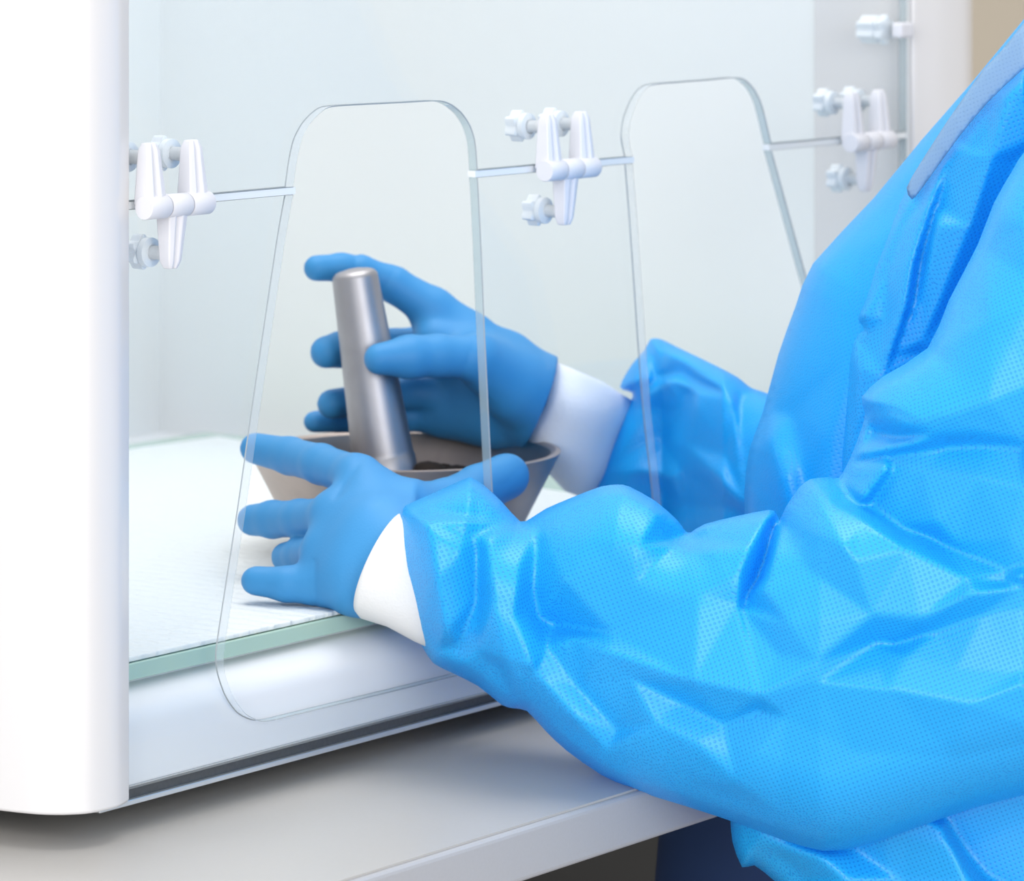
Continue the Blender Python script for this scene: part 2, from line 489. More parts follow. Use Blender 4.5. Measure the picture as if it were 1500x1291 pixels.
# a single mesh thing: fold the plate into its own top-level object
o.parent = None; o.matrix_world = MW; o.name = 'glass_plate'
for k in ('label', 'category'): o[k] = plate[k]
bpy.data.objects.remove(plate)

bm = bmesh.new()
mp_ = [(-0.070, 0.0215), (0.553, 0.0215), (0.590, 0.174), (0.669, 0.537), (0.60, 0.543), (-0.070, 0.552)]
add_prism(bm, mp_, Z_PLATE + 0.0003, Z(-0.3835))
o = from_bm('absorbent_mat', bm, 'mat'); o.matrix_world = MW; bevel_mod(o, 0.0008, 2)
tag(o, 'white quilted absorbent mat spread on the green glass plate under the mortar', 'mat')
Z_MAT = Z(-0.3835)

# mortar: open steel bowl, straight flaring side
MY = 2.415
rim_c = P(594, 661, MY)
R_RIM = 228 * MY / F
zr = rim_c.z
H = zr - Z_MAT
mort = empty('mortar', (rim_c.x, rim_c.y, Z_MAT + 0.0004), 0, 'brushed steel mortar bowl with a flaring side held by the nearer glove', 'mortar')
bm = bmesh.new()
Rb = R_RIM - 0.50 * H
prof = [(Rb - 0.006, 0), (Rb, 0.0015), (R_RIM - 0.0006, H - 0.0015), (R_RIM, H), (R_RIM - 0.003, H + 0.0006), (R_RIM - 0.006, H - 0.001), (Rb + 0.004, 0.018), (Rb - 0.008, 0.010), (0.02, 0.007), (0.0001, 0.0065)]
lathe(bm, prof, n=96, cap1=False)
from_bm('bowl', bm, 'bowl', mort, smooth=True, sharp=30)
bm = bmesh.new()
for k in range(90):
    a = random.uniform(0, 2 * PI); r = 0.052 * math.sqrt(random.random())
    bmesh.ops.create_icosphere(bm, subdivisions=2, radius=random.uniform(0.004, 0.009),
        matrix=Matrix.Translation((rim_c.x + r * math.cos(a), rim_c.y + r * math.sin(a), Z_MAT + 0.020 + random.uniform(0, 0.027))) @ Matrix.Diagonal((1.3, 1.1, 0.8, 1)))
o = from_bm('ground_sample', bm, 'dark', None, smooth=True)
tag(o, 'dark ground sample lying inside the steel mortar below the pestle', 'sample', kind='stuff')

# pestle
pt, pb = P(518, 393, MY), P(573, 745, MY)
ax = (pt - pb); Lp = ax.length; axn = ax.normalized()
bm = bmesh.new()
px_m = MY / F
prof = [(0.004, 0), (0.013, 0.002), (0.0185, 0.007), (0.0195, 0.014), (0.0190, 0.030), (0.0186, 0.0305), (46 * px_m * 0.98, 0.034), (34.0 * px_m, Lp - 0.006)]
for i in range(1, 9):
    a = PI / 2 * i / 8
    prof.append((34.0 * px_m - 0.006 * (1 - math.cos(a)), Lp - 0.006 + 0.005 * math.sin(a)))
prof += [(0.004, Lp - 0.0002), (0.0004, Lp)]
lathe(bm, prof, axis=axn, base=(0, 0, 0), n=64)
o = from_bm('pestle', bm, 'steel', None, smooth=True, sharp=50)
o.location = pb
tag(o, 'thick steel pestle standing in the mortar and gripped by the farther blue glove', 'pestle')

# ------------------------------------------------------------------ table
tab = empty('work_table', (OX, OY, 0), TH, 'grey laminate work table with a square front edge under the cabinet', 'table')
TE = -0.1475
bm = bmesh.new(); add_box(bm, (-0.75, TE + 0.0035, Z_TABLE - 0.0012), (1.5, 0.85, Z_TABLE)); from_bm('tabletop', bm, 'table', tab)
bm = bmesh.new(); add_box(bm, (-0.75, TE + 0.0005, Z_TABLE - 0.0285), (1.5, 0.848, Z_TABLE - 0.0013))
bevel_mod(from_bm('core_board', bm, 'tedge', tab), 0.0028, 3)
bm = bmesh.new(); add_box(bm, (-0.66, 0.60, 0.02), (1.40, 0.615, Z_TABLE - 0.0286)); from_bm('added_dark_sheet', bm, 'rubber', tab)  # added black sheet, keeps the view under the tabletop dark
for a, b in ((-0.70, 0.10), (1.42, 0.10), (-0.70, 0.78), (1.42, 0.78)):
    bm = bmesh.new(); add_box(bm, (a - 0.025, b - 0.025, 0), (a + 0.025, b + 0.025, Z_TABLE - 0.0284)); from_bm('leg', bm, 'tleg', tab)

# ------------------------------------------------------------------ surface from a distance field (gloves)
def surface_nets(fn, lo, hi, h):
    lo = np.array(lo) - 3 * h; hi = np.array(hi) + 3 * h
    n = np.ceil((hi - lo) / h).astype(int) + 1
    xs = [lo[i] + h * np.arange(n[i]) for i in range(3)]
    X, Yy, Zz = np.meshgrid(*xs, indexing='ij')
    pts = np.stack([X, Yy, Zz], -1).reshape(-1, 3)
    D = np.concatenate([fn(pts[i:i + 200000]) for i in range(0, len(pts), 200000)]).reshape(n)
    S = D < 0
    nc = n - 1
    acc = np.zeros((*nc, 3)); cnt = np.zeros(nc)
    cor = [(i, j, k) for i in (0, 1) for j in (0, 1) for k in (0, 1)]
    def sub(A, c): return A[c[0]:c[0] + nc[0], c[1]:c[1] + nc[1], c[2]:c[2] + nc[2]]
    for a in cor:
        for axi in range(3):
            if a[axi] == 0:
                b = list(a); b[axi] = 1
                da, db = sub(D, a), sub(D, b)
                m = (da < 0) != (db < 0)
                t = np.where(m, da / np.where(m, da - db, 1), 0)
                for c in range(3):
                    acc[..., c] += np.where(m, a[c] + (t if c == axi else 0), 0)
                cnt += m
    act = cnt > 0
    idx = -np.ones(nc, int); idx[act] = np.arange(act.sum())
    ijk = np.argwhere(act)
    V = lo + h * (ijk + acc[act] / cnt[act][:, None])
    quads = []
    for axi in range(3):
        o1, o2 = [(1, 2), (2, 0), (0, 1)][axi]
        A = np.take(S, range(0, n[axi] - 1), axi); B = np.take(S, range(1, n[axi]), axi)
        m = A != B
        e = np.argwhere(m)
        ok = (e[:, o1] > 0) & (e[:, o2] > 0) & (e[:, o1] < nc[o1]) & (e[:, o2] < nc[o2])
        e = e[ok]
        flip = A[tuple(e.T)]
        q = []
        for d1, d2 in ((-1, -1), (0, -1), (0, 0), (-1, 0)):
            f = e.copy(); f[:, o1] += d1; f[:, o2] += d2
            q.append(idx[tuple(f.T)])
        q = np.stack(q, 1)
        q[~flip] = q[~flip][:, ::-1]
        quads.append(q)
    return V, np.concatenate(quads)

def smin(a, b, k):
    hh = np.clip(0.5 + 0.5 * (b - a) / k, 0, 1)
    return b * (1 - hh) + a * hh - k * hh * (1 - hh)

def chain_sdf(p, ch, k):
    d = None
    for (a, r1), (b, r2) in zip(ch[:-1], ch[1:]):
        a = np.array(a); b = np.array(b); ab = b - a
        t = np.clip(((p - a) @ ab) / (ab @ ab), 0, 1)
        q = np.linalg.norm(p - (a + t[:, None] * ab), axis=1) - (r1 + (r2 - r1) * t)
        d = q if d is None else smin(d, q, k)
    return d

def make_glove(palm, fingers, cut, parent, grooves=(), h=0.0014, free_thumb=False):
    """palm: list of chains; fingers: list of chains; each node ((px,py,Y), radius m)"""
    cv = lambda ch: [(P(*q), r) for q, r in ch]
    palm = [cv(c) for c in palm]; fingers = [cv(c) for c in fingers]
    allp = np.array([list(q) for c in palm + fingers for q, r in c]); rm = 0.034
    cp, cn = P(*cut[0]), Vector(cut[1]).normalized()
    gv = [(np.array(P(*c)), np.array(Vector(n).normalized()), w, dep, R) for c, n, w, dep, R in grooves]
    def fn(p):
        pd = None
        for c in palm:
            q = chain_sdf(p, c, 0.006)
            pd = q if pd is None else smin(pd, q, 0.014)
        tot = None
        cutd = (p - np.array(cp)) @ np.array(cn)
        pd = np.maximum(pd, cutd)
        for c in fingers:
            q = smin(pd, chain_sdf(p, c, 0.004), 0.007)
            tot = q if tot is None else smin(tot, q, 0.0015)
        for c, n, w, dep, R in gv:
            v = p - c
            al = v @ n
            ra = np.linalg.norm(v, axis=1)
            tot = tot + dep * np.exp(-(al / w) ** 2) * (ra < R)
        return tot if free_thumb else np.maximum(tot, cutd)
    V, Q = surface_nets(fn, allp.min(0) - rm, allp.max(0) + rm, h)
    # relax a little
    me = bpy.data.meshes.new('glove')
    me.from_pydata(V.tolist(), [], Q.tolist())
    me.update()
    o = link('glove', me, 'glove', parent, True)
    md = o.modifiers.new('relax', 'SMOOTH'); md.factor = 0.5; md.iterations = 12
    return o

# ------------------------------------------------------------------ cloth volumes
def densify(poly, step):
    out = []
    n = len(poly)
    for i in range(n):
        a, b = poly[i], poly[(i + 1) % n]
        L = math.hypot(b[0] - a[0], b[1] - a[1]); k = max(1, int(L / step))
        for j in range(k):
            out.append((a[0] + (b[0] - a[0]) * j / k, a[1] + (b[1] - a[1]) * j / k))
    return out

def interp_field(pts, creases, qx, qy, pad):
    """piecewise linear field through (x, y, h) points, triangulated with the creases as edges"""
    hs = [p[2] for p in pts]
    vs = [Vector((p[0], p[1])) for p in pts]
    for x, y in pad:
        vs.append(Vector((x, y))); hs.append(0.0)
    ov, oe, of, ovi, oei, ofi = delaunay_2d_cdt(vs, creases, [], 0, 1e-4)
    H_ = []
    for k, src in enumerate(ovi):
        H_.append(hs[src[0]] if src else None)
    for k in range(len(ov)):        # crossing creases: nearest known
        if H_[k] is None:
            H_[k] = min(((ov[k] - vs[i]).length, hs[i]) for i in range(len(vs)))[1]
    out = np.zeros(len(qx))
    for f in of:
        a, b, c = [ov[i] for i in f[:3]]
        den = (b.y - c.y) * (a.x - c.x) + (c.x - b.x) * (a.y - c.y)
        if abs(den) < 1e-9: continue
        w1 = ((b.y - c.y) * (qx - c.x) + (c.x - b.x) * (qy - c.y)) / den
        w2 = ((c.y - a.y) * (qx - c.x) + (a.x - c.x) * (qy - c.y)) / den
        w3 = 1 - w1 - w2
        m = (w1 >= -1e-6) & (w2 >= -1e-6) & (w3 >= -1e-6)
        out[m] = (w1 * H_[f[0]] + w2 * H_[f[1]] + w3 * H_[f[2]])[m]
    return out

def cloth(name, outline, depth, Rpx, bulge, folds, creases, mat, parent, step=5.0, relax=3, back=1.0, sub=3, fade=14.0, crumple=0.0, open_px=None):
    ol = catmull(outline, sub, True)
    ol = densify(ol, step)
    A = np.array(ol)
    x0, y0 = A.min(0); x1, y1 = A.max(0)
    gx, gy = np.meshgrid(np.arange(x0, x1, step), np.arange(y0, y1, step * 0.866))
    gx = gx + (np.arange(gx.shape[0]) % 2)[:, None] * step * 0.5
    pts = np.stack([gx.ravel(), gy.ravel()], 1)
    B = np.roll(A, -1, 0)
    def dist(p):
        d = np.full(len(p), 1e9)
        for a, b in zip(A, B):
            ab = b - a
            t = np.clip(((p - a) @ ab) / max(ab @ ab, 1e-9), 0, 1)
            d = np.minimum(d, np.linalg.norm(p - (a + t[:, None] * ab), axis=1))
        return d
    def inside(p):
        r = np.zeros(len(p), bool)
        for a, b in zip(A, B):
            c = ((a[1] > p[:, 1]) != (b[1] > p[:, 1]))
            with np.errstate(divide='ignore', invalid='ignore'):
                xi = (b[0] - a[0]) * (p[:, 1] - a[1]) / (b[1] - a[1] + 1e-12) + a[0]
            r ^= c & (p[:, 0] < xi)
        return r
    pts = pts[inside(pts)]
    pts = pts[dist(pts) > step * 0.55]
    n0 = len(ol)
    allv = [Vector(q) for q in ol] + [Vector(q) for q in pts.tolist()]
    ov, oe, of, ovi, _, _ = delaunay_2d_cdt(allv, [], [list(range(n0))], 1, 1e-5)
    Q = np.array([[v.x, v.y] for v in ov])
    d = dist(Q)
    rimmask = d < 1e-3
    t = np.clip(d / Rpx, 0, 1)
    hgt = bulge * np.sqrt(np.maximum(0, 1 - (1 - t) ** 2))
    fld = np.zeros(len(Q))
    if folds:
        pad = [(x0 - 60, y0 - 60), (x1 + 60, y0 - 60), (x1 + 60, y1 + 60), (x0 - 60, y1 + 60)]
        fld = interp_field(folds, creases, Q[:, 0], Q[:, 1], pad) * 0.001
    E = np.array([(f[i], f[(i + 1) % 3]) for f in of for i in range(3)])
    deg = np.bincount(E.ravel(), minlength=len(Q)).astype(float)
    for _ in range(relax):
        s = np.zeros(len(Q)); np.add.at(s, E[:, 0], fld[E[:, 1]]); np.add.at(s, E[:, 1], fld[E[:, 0]])
        fld = 0.4 * fld + 0.6 * s / np.maximum(deg, 1)
    fld = fld * np.clip(d / fade, 0, 1)
    Y0 = depth(Q[:, 0], Q[:, 1])
    Yf = Y0 - hgt - fld
    Yb = Y0 + hgt * back
    verts = [P(q[0], q[1], yy) for q, yy in zip(Q, Yf)]
    bidx = {}
    # flat pattern of the cloth: start from the outline and let every edge relax to its true length
    ue = np.unique(np.sort(E, 1), axis=0)
    V3 = np.array([list(v) for v in verts])
    L3 = np.linalg.norm(V3[ue[:, 0]] - V3[ue[:, 1]], axis=1)
    L3 = np.minimum(L3, np.median(L3) * 3.0)
    U = Q * 2.12 / F
    nv = len(Q); dg = np.maximum(np.bincount(ue.ravel(), minlength=nv), 1)
    for _ in range(160):
        dv = U[ue[:, 1]] - U[ue[:, 0]]
        ln = np.maximum(np.linalg.norm(dv, axis=1), 1e-7)
        mv = dv * ((ln - L3) / ln * 0.5)[:, None]
        for c in (0, 1):
            U[:, c] += (np.bincount(ue[:, 0], mv[:, c], nv) - np.bincount(ue[:, 1], mv[:, c], nv)) / dg * 1.6
    uvs = [tuple(u) for u in U.tolist()]
    for i in range(len(Q)):
        if rimmask[i]:
            bidx[i] = i
        else:
            bidx[i] = len(verts); verts.append(P(Q[i, 0], Q[i, 1], Yb[i])); uvs.append(uvs[i])
    faces = [tuple(f[::-1]) for f in of] + [tuple(bidx[i] for i in f) for f in of]
    # front faces must look towards the camera
    me = bpy.data.meshes.new(name)
    me.from_pydata(verts, [], faces)
    me.update()
    a, b, c = faces[0]
    nrm = (verts[b] - verts[a]).cross(verts[c] - verts[a])
    if nrm.y > 0:
        me.flip_normals()
    ul = me.uv_layers.new(name='UVMap')
    li = np.zeros(len(me.loops), int); me.loops.foreach_get('vertex_index', li)
    ul.data.foreach_set('uv', np.array(uvs)[li].ravel().astype(np.float32))
    return link(name, me, mat, parent, True)

def field(lines):
    """lines: list of polylines of (px,py,h); polylines become creases; single points allowed"""
    pts, cr, seen = [], [], {}
    for ln in lines:
        prev = None
        for q in ln:
            k = (q[0], q[1])
            if k not in seen:
                seen[k] = len(pts); pts.append(q)
            i = seen[k]
            if prev is not None and prev != i: cr.append((prev, i))
            prev = i
    return pts, cr

def lin(*ctrl):
    xs = [c[0] for c in ctrl]; ys = [c[1] for c in ctrl]
    return lambda px, py: np.interp(px, xs, ys)

# ------------------------------------------------------------------ person
per = empty('person', (0.42, 2.10, 0.0), 0, 'person in a blue disposable gown and blue gloves reaching both arms into the cabinet', 'person')

# near glove (person's left hand), resting on the mat round the mortar
make_glove(
    palm=[[((522, 698, 2.262), .0115), ((560, 775, 2.225), .016), ((590, 815, 2.212), .020)],
          [((486, 752, 2.245), .0115), ((540, 800, 2.222), .017), ((590, 830, 2.212), .022)],
          [((472, 808, 2.232), .0110), ((530, 835, 2.216), .0165), ((590, 842, 2.212), .021), ((640, 840, 2.21), .021)],
          [((466, 857, 2.223), .0100), ((520, 858, 2.212), .0135), ((578, 852, 2.208), .0165), ((640, 850, 2.208), .0165)],
          [((560, 730, 2.255), .013), ((610, 760, 2.245), .018), ((620, 800, 2.225), .020)]],
    fingers=[[((526, 700, 2.262), .0118), ((470, 680, 2.298), .0110), ((425, 668, 2.328), .0104), ((374, 657, 2.348), .0090)],
             [((490, 757, 2.245), .0112), ((440, 760, 2.278), .0104), ((400, 761, 2.302), .0102), ((370, 762, 2.315), .0090)],
             [((474, 810, 2.232), .0100), ((440, 813, 2.268), .0092), ((418, 816, 2.284), .0082)],
             [((470, 860, 2.222), .0096), ((420, 856, 2.226), .0092), ((374, 851, 2.232), .0080)],
             [((545, 738, 2.252), .0150), ((600, 752, 2.248), .0165), ((655, 742, 2.276), .0150), ((700, 718, 2.310), .0136), ((742, 698, 2.328), .0132)]],
    cut=((622, 800, 2.21), (0.9, -0.1, 0.30)),
    grooves=[((508, 700, 2.25), (0.75, 0.1, -0.62), 0.0012, 0.0012, 0.020), ((462, 865, 2.22), (1, 0, 0), 0.0012, 0.0010, 0.018),
             ((452, 862, 2.22), (1, 0, 0), 0.0009, 0.0004, 0.016)],
    parent=per, free_thumb=True)

# far glove (right hand) gripping the pestle
make_glove(
    palm=[[((690, 492, 2.455), .0120), ((740, 530, 2.460), .0170), ((800, 585, 2.460), .0210)],
          [((672, 540, 2.485), .0120), ((730, 565, 2.477), .0180), ((800, 592, 2.465), .0220)],
          [((660, 590, 2.490), .0120), ((720, 595, 2.481), .0180), ((790, 605, 2.467), .0200)],
          [((650, 615, 2.493), .0100), ((720, 615, 2.480), .0150)],
          [((628, 468, 2.457), .0100), ((640, 500, 2.445), .0120), ((700, 525, 2.440), .0150)],
          [((705, 525, 2.420), .0130), ((755, 565, 2.440), .0190), ((800, 590, 2.457), .0210)]],
    fingers=[[((690, 490, 2.455), .0128), ((635, 453, 2.455), .0126), ((575, 416, 2.453), .0106), ((528, 396, 2.447), .0088), ((500, 392, 2.443), .0082), ((464, 393, 2.435), .0080)],
             [((672, 535, 2.485), .0120), ((615, 505, 2.477), .0105), ((545, 506, 2.461), .0102), ((500, 512, 2.445), .0104), ((478, 516, 2.435), .0098)],
             [((660, 580, 2.490), .0115), ((600, 575, 2.487), .0100), ((540, 585, 2.470), .0096), ((486, 592, 2.445), .0090)],
             [((650, 612, 2.493), .0100), ((590, 610, 2.493), .0090), ((530, 615, 2.477), .0080), ((460, 618, 2.460), .0066)],
             [((765, 575, 2.443), .0180), ((695, 524, 2.415), .0130), ((640, 521, 2.405), .0122), ((600, 523, 2.397), .0125), ((556, 526, 2.389), .0094)]],
    cut=((794, 586, 2.460), (0.93, 0.05, -0.36)),
    grooves=[((522, 386, 2.445), (1, 0, 0.05), 0.0010, 0.0012, 0.014), ((570, 410, 2.445), (0.85, 0, -0.5), 0.0010, 0.0008, 0.014), ((688, 520, 2.405), (0.9, 0, -0.35), 0.0010, 0.0008, 0.016)],
    parent=per)

# gown body
GY = lambda a, b: (lambda px, py: np.interp(px, [a[0], b[0]], [a[1], b[1]]))
torso_ol = [(1640, -140), (1500, 28), (1420, 125), (1350, 205), (1280, 290), (1191, 386), (1165, 450), (1140, 520), (1117, 605), (1099, 655), (1092, 700), (1091, 760),
            (1110, 900), (1150, 1150), (1220, 1330), (1500, 1420), (1720, 1300), (1800, 700), (1800, 100)]
pts, cr = field([
    [(1191, 390, 8), (1240, 520, 20), (1215, 640, 22), (1200, 760, 22)],
    [(1132, 600, 2), (1128, 640, 16), (1148, 700, 20), (1160, 760, 16)],
    [(1160, 610, 4), (1175, 680, 8), (1185, 740, 8)],
    [(1105, 660, 4), (1118, 720, 4)],
    [(1420, 140, 6), (1330, 330, 22), (1240, 520, 20)]])
gown = cloth('gown', torso_ol, lambda px, py: np.interp(px, [1090, 1250, 1500, 1800], [2.285, 2.26, 2.20, 2.16]), 110, 0.06, pts, cr, 'gown2', per, step=6, back=2.2, sub=2)

# far sleeve
far_ol = [(908, 567), (925, 535), (944, 513), (953, 497), (968, 497), (993, 509), (1047, 535), (1081, 553), (1100, 568), (1126, 577), (1180, 600), (1230, 680), (1220, 800),
          (1100, 830), (950, 830), (870, 790), (862, 735), (872, 705), (887, 657), (903, 620), (925, 585), (925, 575)]
pts, cr = field([
    [(953, 500, 4), (985, 520, 16), (1004, 530, 16), (1045, 560, 18), (1078, 592, 10)],
    [(959, 555, 2), (1000, 548, 0), (1055, 572, 2), (1078, 592, 10)],
    [(950, 580, 14), (985, 556, 16), (1020, 575, 18), (1050, 640, 8), (1060, 665, 4)],
    [(945, 600, 4), (960, 640, -4), (975, 650, -6), (1000, 600, -2), (1010, 575, 4)],
    [(1010, 575, 14), (1020, 585, 20), (1004, 652, 14), (1045, 690, 22), (1089, 737, 20)],
    [(1056, 580, 10), (1075, 570, 4), (1079, 590, 0)],
    [(1000, 690, 4), (1040, 720, 6), (1080, 750, 6)],
    [(890, 690, 6), (930, 690, 8), (985, 700, 10)],
    [(905, 720, 2), (950, 705, 0), (1000, 740, -8)]])
cloth('sleeve', far_ol, lambda px, py: np.interp(px, [860, 970, 1010, 1060, 1250], [2.505, 2.500, 2.465, 2.41, 2.34]), 85, 0.040, pts, cr, 'gown2', per, step=4, relax=3, sub=3)

# front panel of the gown between torso and near sleeve
pan_ol = [(1640, -140), (1560, -40), (1500, 35), (1468, 75), (1442, 102), (1418, 136), (1388, 179), (1349, 240), (1316, 297), (1274, 386), (1246, 471), (1231, 529), (1226, 626), (1222, 700), (1232, 740),
          (1330, 740), (1450, 620), (1620, 420), (1720, 100)]
pts, cr = field([
    [(1500, 100, 2), (1445, 150, 6), (1400, 205, 8), (1345, 300, 8), (1320, 340, 8)],
    [(1500, 118, 18), (1478, 138, 20), (1452, 230, 20), (1420, 330, 18), (1380, 430, 16), (1350, 500, 14)],
    [(1520, 200, 4), (1490, 240, -2), (1450, 340, -3), (1405, 440, -3), (1375, 515, 2)],
    [(1395, 220, 14), (1362, 300, 22), (1335, 390, 24), (1325, 450, 24), (1292, 550, 14)],
    [(1372, 300, 8), (1350, 380, 8), (1340, 450, 10)],
    [(1318, 320, 8), (1300, 400, 8), (1296, 470, 8)],
    [(1375, 330, 22), (1345, 440, 16), (1310, 520, 10)],
    [(1248, 474, 6), (1263, 459, 14), (1273, 487, 6), (1280, 520, 8), (1292, 550, 14)],
    [(1246, 486, 2), (1262, 482, -2), (1273, 487, 6)],
    [(1258, 540, 12), (1250, 640, 10), (1248, 690, 8)]])
cloth('front_panel', pan_ol, lambda px, py: np.interp(px, [1220, 1350, 1500, 1700], [2.205, 2.19, 2.14, 2.08]), 70, 0.03, pts, cr, 'gown', per, step=5, relax=1, back=0.8, sub=2)

# pale single-layer hem along the front panel
hem_ol = [(1540, -15), (1500, 33), (1468, 73), (1441, 101), (1417, 135), (1387, 178), (1348, 239), (1328, 275), (1336, 292), (1352, 274), (1400, 207), (1447, 150), (1500, 100), (1560, 50)]
cloth('seam_flap', hem_ol, lambda px, py: np.interp(px, [1290, 1350, 1400, 1500], [2.176, 2.150, 2.128, 2.094]), 14, 0.0018, [], [], 'hem', per, step=5, back=0.5, sub=2)

# near sleeve: forearm, elbow and upper arm
near_ol = [(580, 800), (583, 772), (590, 745), (602, 737), (640, 720), (680, 702), (692, 700), (710, 712), (735, 735), (762, 764), (778, 759), (800, 745), (840, 728), (880, 713), (905, 710),
           (922, 713), (960, 734), (992, 762), (1004, 778), (1012, 780), (1032, 768), (1080, 756), (1126, 747), (1137, 752), (1142, 762), (1151, 743), (1170, 715), (1187, 702), (1213, 699), (1229, 700),
           (1240, 682), (1250, 660), (1263, 625), (1267, 605), (1262, 582), (1293, 552), (1359, 510), (1390, 440), (1432, 359), (1456, 297), (1487, 243), (1500, 223), (1580, 120),
           (1720, 60), (1850, 300), (1860, 800), (1740, 1090), (1600, 1140), (1500, 1165), (1430, 1183), (1370, 1203), (1300, 1228), (1250, 1243), (1205, 1247), (1150, 1232), (1090, 1210), (1050, 1196),
           (1000, 1180), (930, 1158), (880, 1135), (830, 1100), (800, 1072), (772, 1042), (752, 1038), (735, 1033), (700, 1005), (660, 985), (635, 972), (620, 950), (607, 925), (595, 885), (584, 845)]
pts, cr = field([
    # cuff end
    [(596, 742, 4), (624, 764, 18), (640, 850, 24), (654, 925, 18)],
    [(624, 764, 18), (692, 788, 4), (738, 766, 2)],
    [(588, 830, 4), (606, 850, 8), (612, 900, 6), (640, 950, 4)],
    [(692, 788, 4), (699, 812, 0), (700, 874, -4), (670, 946, 0)],
    [(715, 790, 14), (722, 880, 16), (742, 966, 20), (768, 1025, 10)],
    [(670, 946, 0), (700, 955, 10), (728, 978, 4), (752, 1020, 2)],
    [(640, 960, 6), (680, 975, 14), (720, 1005, 8)],
    # pinch and fan
    [(770, 775, 4), (760, 830, 10), (752, 900, 14), (780, 980, 20)],
    [(788, 770, -2), (782, 866, -10), (790, 905, -14), (812, 916, -20)],
    [(900, 722, 8), (862, 790, 10), (826, 850, 8), (812, 916, -20)],
    [(920, 716, 10), (936, 798, 14), (930, 855, 10), (898, 928, 6), (812, 916, -20)],
    [(812, 916, -20), (840, 935, 4), (888, 954, 18), (1016, 998, 28), (1112, 1019, 30)],
    [(812, 916, -20), (800, 950, 0), (780, 984, 16)],
    [(1008, 810, 10), (1022, 874, 14), (1016, 998, 28)],
    [(965, 750, 14), (990, 800, 6), (1008, 785, -8), (1008, 810, 10)],
    [(972, 762, 4), (985, 790, -6), (1008, 785, -8)],
    # below the long crease
    [(780, 984, 16), (840, 1050, 20), (888, 1102, 14)],
    [(812, 960, 0), (850, 1010, 2), (905, 1070, 2)],
    [(920, 990, 14), (960, 1060, 18), (1010, 1145, 14)],
    [(1000, 1030, 8), (1060, 1060, 10), (1110, 1040, 14)],
    [(1020, 1090, 20), (1080, 1145, 20), (1140, 1190, 10)],
    # notch beside the elbow roll
    [(1126, 752, 8), (1100, 800, 10), (1086, 834, 10), (1082, 884, 8), (1112, 1019, 30)],
    [(1138, 765, -16), (1128, 810, -22), (1112, 850, -20), (1090, 884, -6)],
    [(1146, 765, 8), (1134, 800, 12), (1120, 852, 12), (1084, 889, 4)],
    # roll
    [(1187, 708, 4), (1215, 735, 12), (1263, 762, 17), (1330, 805, 21), (1420, 848, 20), (1500, 858, 18)],
    [(1229, 706, -4), (1263, 741, -8), (1315, 771, -8), (1368, 792, -4), (1430, 818, 4), (1476, 836, 10), (1510, 828, 12)],
    [(1154, 752, 8), (1235, 798, 28), (1253, 823, 28), (1278, 901, 24), (1283, 940, 8)],
    [(1235, 798, 28), (1180, 830, 14), (1118, 864, 14)],
    [(1118, 864, 14), (1155, 915, 24), (1196, 969, 26), (1112, 1019, 30)],
    [(1140, 960, 18), (1196, 969, 26)],
    [(1283, 940, 8), (1350, 906, 26), (1426, 868, 30), (1500, 845, 26)],
    [(1300, 947, 6), (1370, 925, 13), (1440, 900, 16), (1500, 890, 16)],
    [(1283, 942, 8), (1330, 960, 20), (1400, 978, 22), (1500, 985, 22)],
    [(1200, 1000, 24), (1300, 1010, 28), (1419, 1032, 30), (1500, 1000, 28)],
    [(1112, 1019, 30), (1150, 1050, 18), (1250, 1100, 14), (1400, 1110, 14), (1560, 1080, 14)],
    # upper arm
    [(1266, 588, 6), (1300, 560, 12), (1359, 518, 16), (1450, 470, 20), (1560, 430, 20)],
    [(1266, 590, 10), (1322, 622, 16), (1380, 610, 22), (1450, 590, 26), (1520, 560, 24)],
    [(1283, 634, -16), (1314, 640, -6), (1322, 622, 16)],
    [(1270, 612, 2), (1250, 668, 8), (1309, 656, 10), (1370, 636, 14), (1440, 634, 16), (1500, 646, 14)],
    [(1241, 676, -4), (1297, 668, -4), (1390, 654, -2), (1450, 652, 4), (1500, 657, 10)],
    [(1245, 682, 0), (1300, 684, 9), (1264, 731, 7), (1245, 682, 0)],
    [(1308, 690, -2), (1276, 736, -10)],
    [(1350, 690, 2), (1433, 700, 14), (1371, 764, 8), (1368, 790, -4)],
    [(1433, 700, 14), (1500, 715, 20), (1480, 790, 16), (1400, 795, 4)],
    [(1400, 440, 4), (1440, 370, 6), (1500, 330, 14)],
])
cloth('sleeve', near_ol, lambda px, py: np.interp(px, [580, 700, 900, 1200, 1500, 1850], [2.215, 2.205, 2.165, 2.10, 2.06, 2.02]), 115, 0.060, pts, cr, 'gown', per, step=4, relax=3, sub=2, fade=14)

# skirt of the gown below the elbow
skirt_ol = [(1068, 1180), (1070, 1203), (1073, 1234), (1087, 1271), (1105, 1268), (1136, 1292), (1200, 1345), (1500, 1450), (1750, 1350), (1750, 1130), (1500, 1100), (1200, 1150)]
pts, cr = field([
    [(1085, 1215, 6), (1122, 1230, 10), (1197, 1253, 20), (1243, 1291, 22)],
    [(1100, 1250, 4), (1150, 1262, 2), (1180, 1290, 0)],
    [(1330, 1225, 14), (1379, 1206, 18), (1395, 1240, 22), (1420, 1291, 22)],
    [(1385, 1206, 0), (1410, 1245, -4), (1450, 1291, -4)],
    [(1260, 1250, 4), (1320, 1291, 4)]])
cloth('skirt', skirt_ol, lambda px, py: np.interp(px, [1060, 1300, 1700], [2.165, 2.13, 2.10]), 60, 0.025, pts, cr, 'gown', per, step=5, sub=2)

